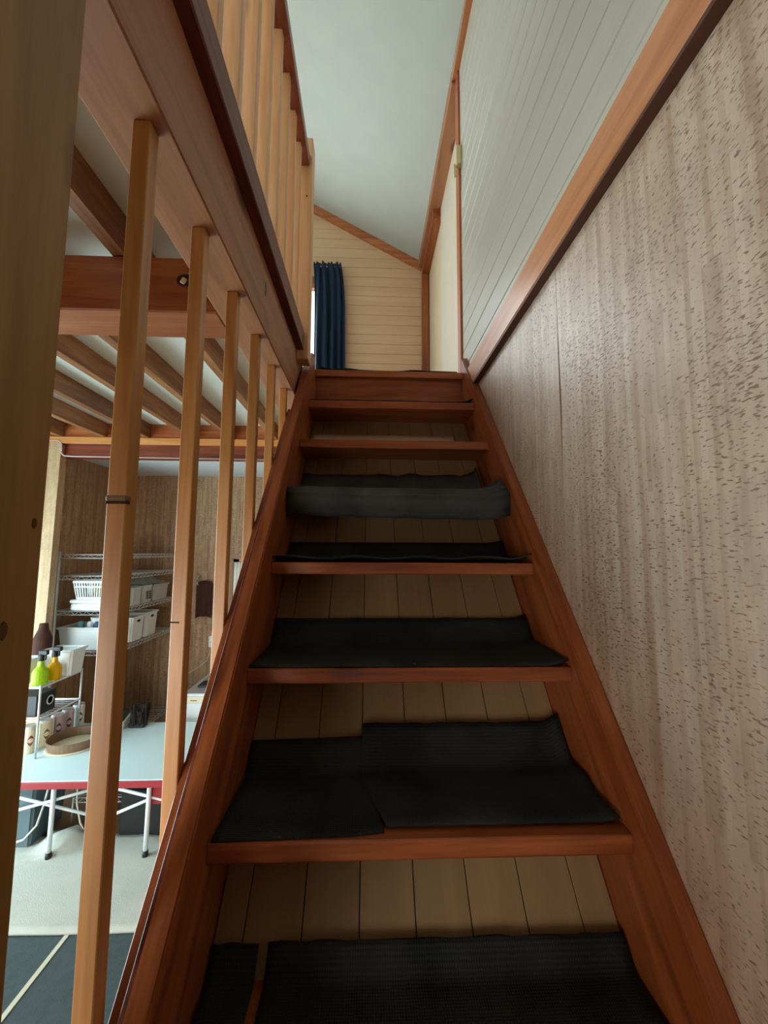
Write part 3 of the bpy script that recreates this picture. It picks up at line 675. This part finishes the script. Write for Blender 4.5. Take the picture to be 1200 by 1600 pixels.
# things on the rack
def basket(label, c, sx, sy, h, mat):
    b = thing('plastic_basket', label, 'basket', c); x, y, z_ = c
    bm = bmesh.new(); t = 0.82
    for k in range(44):
        s = k / 44 * 4; e = int(s); f = s - e - 0.5
        px, py = [(f * sx, -sy / 2), (sx / 2, f * sy), (-f * sx, sy / 2), (-sx / 2, -f * sy)][e]
        add_tube(bm, [(x + px * t, y + py * t, z_), (x + px, y + py, z_ + h)], 0.0045, 4)
    obj('slats', bm, mat, b)
    bm = bmesh.new()
    for zz, q in ((z_ + h, 1.0), (z_ + 0.012, t), (z_ + h * 0.72, 0.955)):
        p = [(x - sx / 2 * q, y - sy / 2 * q, zz), (x + sx / 2 * q, y - sy / 2 * q, zz), (x + sx / 2 * q, y + sy / 2 * q, zz), (x - sx / 2 * q, y + sy / 2 * q, zz)]
        for k in range(4): add_tube(bm, [p[k], p[(k + 1) % 4]], 0.010 if zz == z_ + h else 0.007, 6)
    obj('rim', bm, mat, b)
    box('bottom', mat, x - sx / 2 * t, x + sx / 2 * t, y - sy / 2 * t, y + sy / 2 * t, z_, z_ + 0.008, b)
    return b
def tub(name, label, cat, c, sx, sy, h, mat, group=None, taper=0.88, holes=False, lip=True, lid=None, marks=0):
    b = thing(name, label, cat, c, group); x, y, z_ = c
    bm = bmesh.new()
    lv = []
    for q, zz in ((taper, 0.0), (1.0, h)):
        lv.append([bm.verts.new((x + a * sx / 2 * q, y + d * sy / 2 * q, z_ + zz)) for a, d in ((-1, -1), (1, -1), (1, 1), (-1, 1))])
    q = taper * 0.97
    inn = [[bm.verts.new((x + a * (sx / 2 * (0.96 if zz else q * 0.97)), y + d * (sy / 2 * (0.96 if zz else q * 0.97)), z_ + (h if zz else 0.006))) for a, d in ((-1, -1), (1, -1), (1, 1), (-1, 1))] for zz in (1, 0)]
    ch = lv + inn
    bm.faces.new(lv[0][::-1]); bm.faces.new(inn[1])
    for A, B in zip(ch, ch[1:]):
        for k in range(4): bm.faces.new((A[k], A[(k + 1) % 4], B[(k + 1) % 4], B[k]))
    bmesh.ops.bevel(bm, geom=[e for e in bm.edges if abs(e.verts[0].co.z - e.verts[1].co.z) > h * 0.5], offset=0.012, segments=3, affect='EDGES')
    obj('body', bm, mat, b)
    if lip:
        bm = bmesh.new()
        for p in ((-1, -1, 1, -1), (1, -1, 1, 1), (1, 1, -1, 1), (-1, 1, -1, -1)):
            add_tube(bm, [(x + p[0] * sx / 2, y + p[1] * sy / 2, z_ + h), (x + p[2] * sx / 2, y + p[3] * sy / 2, z_ + h)], 0.009, 6)
        obj('rim', bm, mat, b)
    if holes:
        m_ = Matrix.Translation((x + sx / 2 * 0.985 + 0.0022, y, z_ + h * 0.84)) @ Matrix.Rotation(math.radians(90), 4, 'Y')
        bm = bmesh.new(); add_lathe(bm, [(0.026, 0), (0.026, 0.001)], (0, 0, 0), 14, 0.42, 1.0); bmesh.ops.transform(bm, matrix=m_, verts=bm.verts); obj('handle_hole', bm, 'ink', b)
    for k in range(marks):
        bm = bmesh.new()
        for r in range(4): add_box(bm, x + sx / 2 + 0.0005, x + sx / 2 + 0.0015, y - sy * 0.18 + k * 0.045, y - sy * 0.18 + 0.032 + k * 0.045, z_ + h * 0.22 + r * 0.018, z_ + h * 0.22 + 0.011 + r * 0.018)
        obj('lettering', bm, 'ink', b)
    return b
basket('white slatted basket of greens on top of the flat white box', (-1.865, 2.79, S3 + 0.085), 0.22, 0.22, 0.135, 'white_plastic')
gl = thing('vegetable', 'green leafy stuff poking out of the slatted basket', 'vegetable', (-1.865, 2.79, S3 + 0.10))
for k in range(6):
    a = k * 1.05
    bm = bmesh.new(); add_lathe(bm, [(0.0, 0), (0.020, 0.03), (0.030, 0.07), (0.016, 0.11), (0, 0.13)], (-1.865 + 0.045 * math.cos(a), 2.79 + 0.045 * math.sin(a), S3 + 0.098), 8, 1, 0.35)
    obj('leaf', bm, 'leaf_green' if k % 2 else 'white_plastic', gl, True)
fbx = thing('storage_box', 'flat glossy white box with rounded corners under the slatted basket', 'box', (-1.88, 2.80, S3))
box('body', 'white_plastic', -2.00, -1.76, 2.69, 2.92, S3, S3 + 0.055, fbx, bev=0.018, seg=3)
box('lid', 'white_plastic', -2.005, -1.755, 2.685, 2.925, S3 + 0.056, S3 + 0.084, fbx, bev=0.012, seg=3)
for k, (y, nm, lab) in enumerate(((3.03, 'grey_plastic', 'grey carton bin beside the baluster gap on the middle rack shelf'), (3.20, 'grey_plastic', 'grey bin with black block lettering on the middle rack shelf'), (3.44, 'grey_plastic', 'longest grey bin at the far end of the middle rack shelf'))):
    tub('storage_bin', lab, 'bin', (-1.79, y, S3), 0.215, (0.14, 0.15, 0.26)[k], (0.15, 0.155, 0.14)[k], nm, 'grey bins on the middle shelf', 0.94, lip=(k == 2), marks=(0, 2, 0)[k])
bm = bmesh.new(); g = []
for a in range(13):
    row = []
    for b in range(9):
        u, v = a / 12, b / 8
        row.append(bm.verts.new((-1.90 + 0.22 * v, 3.12 + 0.38 * u, S3 + 0.165 + 0.075 * math.sin(u * math.pi) * math.sin(v * math.pi) ** 0.7 + 0.012 * mnoise.noise(Vector((u * 9, v * 9, 1))))))
    g.append(row)
for A, B in zip(g, g[1:]):
    for b in range(8): bm.faces.new((A[b], B[b], B[b + 1], A[b + 1]))
o = obj('plastic_bag', bm, 'smoke_plastic', None, True); md = o.modifiers.new('thickness', 'SOLIDIFY'); md.thickness = 0.004
tag(o, 'crumpled smoky plastic bag heaped over the grey bins', 'bag')
tub('storage_tub', 'large white tub with blue caps inside on the lower rack shelf', 'tub', (-1.915, 2.85, S4), 0.37, 0.26, 0.165, 'white_plastic', None, 0.9)
bw = thing('small_bowl', 'small white bowl standing above the big white tub', 'bowl', (-1.86, 2.80, S4 + 0.16)); lathe('body', 'white_plastic', [(0.04, 0), (0.062, 0.05), (0.070, 0.085), (0.064, 0.085), (0.05, 0.02), (0, 0.012)], (-1.86, 2.85, S4 + 0.15), bw)
for k, (x, y, m_, lab) in enumerate(((-1.985, 2.81, 'teal_plastic', 'teal cap of a bottle standing in the big white tub'), (-1.905, 2.80, 'white_plastic', 'white cap of a bottle standing in the big white tub'), (-1.845, 2.79, 'blue_plastic', 'dark blue cap of a bottle standing in the big white tub'))):
    b = thing('bottle', lab, 'bottle', (x, y, S4 + 0.008), 'bottles in the white tub')
    lathe('body', 'white_plastic', [(0.026, 0), (0.026, 0.12), (0.012, 0.145)], (x, y, S4 + 0.008), b, 12); lathe('cap', m_, [(0.022, 0.145), (0.024, 0.185), (0.016, 0.198), (0, 0.20)], (x, y, S4 + 0.008), b, 12)
tub('storage_bin', 'tall white bin with an oval handle hole beside the baluster gap', 'bin', (-1.80, 3.08, S4), 0.23, 0.185, 0.195, 'white_plastic', 'white bins on the lower rack shelf', 0.9, True)
tub('storage_bin', 'tall white bin with an oval handle hole at the far end of its shelf', 'bin', (-1.80, 3.30, S4), 0.23, 0.205, 0.205, 'white_plastic', 'white bins on the lower rack shelf', 0.9, True)

# small rack on the table
QX0, QX1, QY0, QY1 = -2.04, -1.760, 2.150, 2.52
sr = thing('counter_rack', 'small two-tier wire rack standing on the folding table', 'rack', (-1.9, 2.33, TZ))
for x in (QX0, QX1):
    for y in (QY0, QY1): tube('leg', 'chrome', [(x, y, TZ), (x, y, -0.095)], 0.0065, sr, 8)
def rack_tier(z_):
    bm = bmesh.new()
    for p, q in (((QX0, QY0), (QX1, QY0)), ((QX1, QY0), (QX1, QY1)), ((QX1, QY1), (QX0, QY1)), ((QX0, QY1), (QX0, QY0))): add_tube(bm, [(*p, z_ - 0.006), (*q, z_ - 0.006)], 0.0065, 6)
    for k in range(1, 12):
        y = QY0 + (QY1 - QY0) * k / 12; add_tube(bm, [(QX0, y, z_ - 0.003), (QX1, y, z_ - 0.003)], 0.0025, 4)
    return obj('shelf', bm, 'chrome', sr)
ST1, ST2 = -0.105, -0.300
rack_tier(ST1); rack_tier(ST2)
def spray(label, x, y, liq):
    b = thing('spray_bottle', label, 'bottle', (x, y, ST1), 'bottles on the small rack')
    lathe('body', liq, [(0.040, 0.0), (0.044, 0.006), (0.044, 0.07), (0.038, 0.092), (0.020, 0.112), (0.016, 0.150)], (x, y, ST1), b, 18)
    lathe('cap', 'black_plastic', [(0.018, 0.146), (0.020, 0.150), (0.018, 0.185), (0.010, 0.19)], (x, y, ST1), b, 14)
    box('nozzle', 'black_plastic', x - 0.014, x + 0.042, y - 0.012, y + 0.012, ST1 + 0.182, ST1 + 0.212, b, bev=0.004)
    box('trigger', 'black_plastic', x + 0.022, x + 0.030, y - 0.006, y + 0.006, ST1 + 0.150, ST1 + 0.184, b, bev=0.002)
spray('bright green bottle with a black spray top on the small rack', -1.812, 2.205, 'green_liquid')
spray('amber orange bottle with a black spray top on the small rack', -1.800, 2.305, 'amber_liquid')
tub('storage_crate', 'plain white crate behind the coloured bottles', 'crate', (-1.832, 2.44, ST1), 0.20, 0.15, 0.165, 'white_plastic', None, 0.86)
tub('storage_box', 'narrow white carton behind the green bottle', 'box', (-1.955, 2.27, ST1), 0.11, 0.16, 0.145, 'white_plastic', None, 0.97, lip=False)
jg = thing('brown_jug', 'dark brown jug on the small rack behind the green bottle', 'jug', (-1.965, 2.44, ST1)); lathe('body', 'brown_cloth', [(0.05, 0), (0.055, 0.02), (0.055, 0.24), (0.03, 0.30), (0.025, 0.34)], (-1.99, 2.44, ST1), jg)
bk = thing('black_box', 'black box with a pale ring mark on the lower tier of the small rack', 'box', (-1.87, 2.26, ST2)); box('body', 'black_plastic', -1.97, -1.80, 2.18, 2.34, ST2, ST2 + 0.13, bk, bev=0.004)
bm = bmesh.new(); add_lathe(bm, [(0.022, 0), (0.022, 0.002), (0.030, 0.002), (0.030, 0)], (0, 0, 0), 20)
bmesh.ops.transform(bm, matrix=Matrix.Translation((-1.7995, 2.29, ST2 + 0.07)) @ Matrix.Rotation(math.radians(90), 4, 'Y'), verts=bm.verts); obj('ring_mark', bm, 'can_white', bk)
cans = [(-1.955, 2.195, 'can_cream', 'can_mark_olive', 'cream tin standing at the open end of the small rack'), (-1.872, 2.235, 'can_cream', 'can_mark_red', 'cream tin with a red oval mark under the small rack'), (-1.845, 2.330, 'can_cream', 'can_mark_olive', 'cream tin with an olive oval mark behind the round pan'),
        (-1.835, 2.420, 'can_mauve', 'can_mark_plum', 'mauve tin next to the olive-marked tin under the small rack'), (-1.830, 2.510, 'can_mauve', 'can_mark_plum', 'mauve tin beside the last pale tin under the small rack'), (-1.820, 2.605, 'can_white', 'can_mark_plum', 'pale silvery tin at the wall end of the row')]
for x, y, m1, m2, lab in cans:
    b = thing('drink_tin', lab, 'tin', (x, y, TZ), 'tins under the small rack')
    lathe('body', m1, [(0.034, 0.0), (0.038, 0.006), (0.038, 0.150), (0.033, 0.160)], (x, y, TZ), b, 18)
    lathe('lid', 'chrome', [(0.033, 0.160), (0.034, 0.165), (0.030, 0.163), (0, 0.163)], (x, y, TZ), b, 18)
    bm = bmesh.new(); A = []
    for k in range(17):
        an = -1.15 + 0.95 * k / 16; hh = 0.032 * math.sin(math.pi * (k + 0.5) / 17)
        A.append([bm.verts.new((x + 0.0385 * math.cos(an), y + 0.0385 * math.sin(an), TZ + 0.08 + s * hh)) for s in (-1, -0.45, 0.45, 1)])
    for P_, Q_ in zip(A, A[1:]):
        for s in (0, 2): bm.faces.new((P_[s], Q_[s], Q_[s + 1], P_[s + 1]))
    obj('printed_mark', bm, m2, b)
pn = thing('round_pan', 'shallow round brown pan resting on the folding table', 'pan', (-1.645, 2.325, TZ))
lathe('dish', 'brown_metal', [(0.135, 0), (0.142, 0.004), (0.150, 0.062), (0.153, 0.064), (0.147, 0.062), (0.138, 0.008), (0, 0.006)], (-1.645, 2.325, TZ), pn, 36)
lathe('base_ring', 'can_cream', [(0.150, 0.0), (0.158, 0.004), (0.150, 0.008)], (-1.645, 2.325, TZ), pn, 36)
# clutter at the back of the table
bd = thing('brush', 'black bristly brush lying at the rear of the folding table', 'brush', (-1.44, 2.60, TZ))
bm = bmesh.new()
for k in range(90):
    a = random.uniform(0, 6.28); r = random.uniform(0, 0.06); bx_, by_ = -1.385 + r * math.cos(a), 2.60 + r * math.sin(a) * 0.6
    add_tube(bm, [(bx_, by_, TZ + 0.02), (bx_ + random.uniform(-0.03, 0.03), by_ + random.uniform(-0.03, 0.03), TZ + random.uniform(0.10, 0.17))], 0.006, 4)
obj('bristles', bm, 'dark_cloth', bd); box('handle', 'black_plastic', -1.445, -1.33, 2.57, 2.63, TZ, TZ + 0.03, bd, bev=0.006)
kd = thing('kitchen_scale', 'small grey device with a dark top at the rear of the table', 'scale', (-1.50, 2.60, TZ))
prism('body', 'grey_plastic', [(2.54, TZ), (2.66, TZ), (2.66, TZ + 0.09), (2.54, TZ + 0.05)], 'x', -1.56, -1.46, kd, 0.006)
prism('top', 'black_plastic', [(2.545, TZ + 0.054), (2.655, TZ + 0.090), (2.655, TZ + 0.105), (2.545, TZ + 0.066)], 'x', -1.57, -1.47, kd, 0.003)
# cooker unit by the rear wall
ck = thing('cooker_unit', 'white kitchen unit with a cream control strip and dark hob behind the table', 'cooker', (-0.85, 3.1, ZF))
box('body', 'white_metal', -1.150, -0.56, 2.80, 3.42, ZF, -0.44, ck, bev=0.004)
box('control_strip', 'can_cream', -1.150, -0.56, 2.795, 2.83, -0.445, -0.392, ck, bev=0.003)
box('worktop', 'chrome', -1.156, -0.55, 2.788, 3.42, -0.392, -0.367, ck, bev=0.004)
box('hob', 'black_plastic', -1.10, -0.62, 2.92, 3.36, -0.367, -0.345, ck, bev=0.006)
box('vent', 'ink', -1.100, -1.050, 2.7935, 2.7955, -0.425, -0.420, ck)
bm = bmesh.new()
for y in (3.05, 3.22):
    for x in (-1.0, -0.75):
        for k in range(4):
            a = k * math.pi / 4 + 0.4; add_tube(bm, [(x - 0.09 * math.cos(a), y - 0.07 * math.sin(a), -0.335), (x + 0.09 * math.cos(a), y + 0.07 * math.sin(a), -0.335)], 0.006, 5)
obj('pan_supports', bm, 'smoke_plastic', ck)
# wall things in the alcove
tw = thing('hanging_cloth', 'dark brown cloth hanging from a chrome hook on the cork wall', 'cloth', (-1.37, 3.58, 0.44))
bm = bmesh.new(); g = []
for a in range(17):
    row = []
    for b in range(9):
        u, v = a / 16, b / 8
        row.append(bm.verts.new((-1.445 + 0.150 * u + 0.012 * (1 - v) * math.sin(u * 3), 3.655 + 0.014 * math.sin(u * 9) * (0.4 + v), 0.425 - 0.355 * v + 0.02 * math.sin(u * 3.1))))
    g.append(row)
for A, B in zip(g, g[1:]):
    for b in range(8): bm.faces.new((A[b], B[b], B[b + 1], A[b + 1]))
o = obj('cloth', bm, 'brown_cloth', tw, True); md = o.modifiers.new('thickness', 'SOLIDIFY'); md.thickness = 0.004
tube('hook', 'chrome', [(-1.432, 3.688, 0.49), (-1.432, 3.66, 0.485), (-1.432, 3.635, 0.455), (-1.430, 3.635, 0.42), (-1.428, 3.645, 0.40)], 0.008, tw)
tag(box('cutting_board', 'grey_board', -1.285, -1.215, 3.660, 3.689, -0.065, 0.405, bev=0.006), 'tall grey board leaning flat on the cork wall beside the brown cloth', 'board')
ou = thing('wall_outlet', 'white wall outlet with plug and trailing cord under the grey board', 'outlet', (-1.28, 3.62, -0.17))
box('plate', 'white_plastic', -1.312, -1.246, 3.682, 3.692, -0.215, -0.110, ou, bev=0.003); box('plug', 'white_plastic', -1.296, -1.262, 3.650, 3.682, -0.215, -0.165, ou, bev=0.004)
tube('cord', 'cord_white', [(-1.279, 3.655, -0.20), (-1.280, 3.650, -0.27), (-1.310, 3.66, -0.345), (-1.38, 3.67, -0.40), (-1.47, 3.67, -0.455), (-1.60, 3.67, -0.50)], 0.004, ou, 6)
wc_ = thing('cafe_curtain', 'narrow white curtain in the small kitchen window', 'curtain', (-0.98, 3.61, 0.2)); bm = bmesh.new(); cols = []
for a in range(41):
    t = a / 40
    cols.append([bm.verts.new((-1.085 + 0.15 * t, 3.675 + 0.010 * math.sin(t * 30), 0.63 - 0.70 * s / 4)) for s in range(5)])
for A, B in zip(cols, cols[1:]):
    for b in range(4): bm.faces.new((A[b], B[b], B[b + 1], A[b + 1]))
o = obj('drape', bm, 'curtain_white', wc_, True); md = o.modifiers.new('thickness', 'SOLIDIFY'); md.thickness = 0.002
# under the table
bn = tub('waste_bin', 'large slate-blue plastic bin beside the table leg', 'bin', (-1.845, 2.13, ZF + 0.026), 0.44, 0.28, 0.36, 'bin_plastic', None, 0.92)
tag(tube('loose_cord', 'cord_white', [(-1.55, 2.00, TZ - 0.045), (-1.565, 1.985, -0.70), (-1.59, 1.975, -0.81), (-1.65, 1.965, -0.88), (-1.74, 1.96, -0.905)], 0.006, None, 6), 'pale cord hanging down over the slate-blue bin', 'cord')
tag(tube('loose_cord', 'cord_white', [(-1.43, 2.05, TZ - 0.045), (-1.43, 2.06, -0.75), (-1.41, 2.07, -0.86), (-1.385, 2.07, -0.90), (-1.38, 2.05, ZF + 0.03)], 0.005, None, 6), 'pale cord looping down behind the table leg', 'cord')
tub('storage_box', 'white box standing on the low wire shelf under the table', 'box', (-1.40, 2.36, -0.80), 0.17, 0.20, 0.17, 'white_plastic', None, 0.96)
us = thing('low_shelf', 'low wire shelf under the folding table carrying a white box', 'shelf', (-1.38, 2.37, ZF)); wire_shelf('shelf', -1.56, -1.20, 2.22, 2.52, -0.80, us, 10)
for x in (-1.56, -1.20):
    for y in (2.22, 2.52): tube('leg', 'chrome', [(x, y, ZF), (x, y, -0.80)], 0.006, us, 6)
tag(box('dark_crate', 'black_plastic', -1.19, -0.70, 2.08, 2.50, ZF, ZF + 0.27, bev=0.008), 'black crate in the shade under the folding table', 'crate')
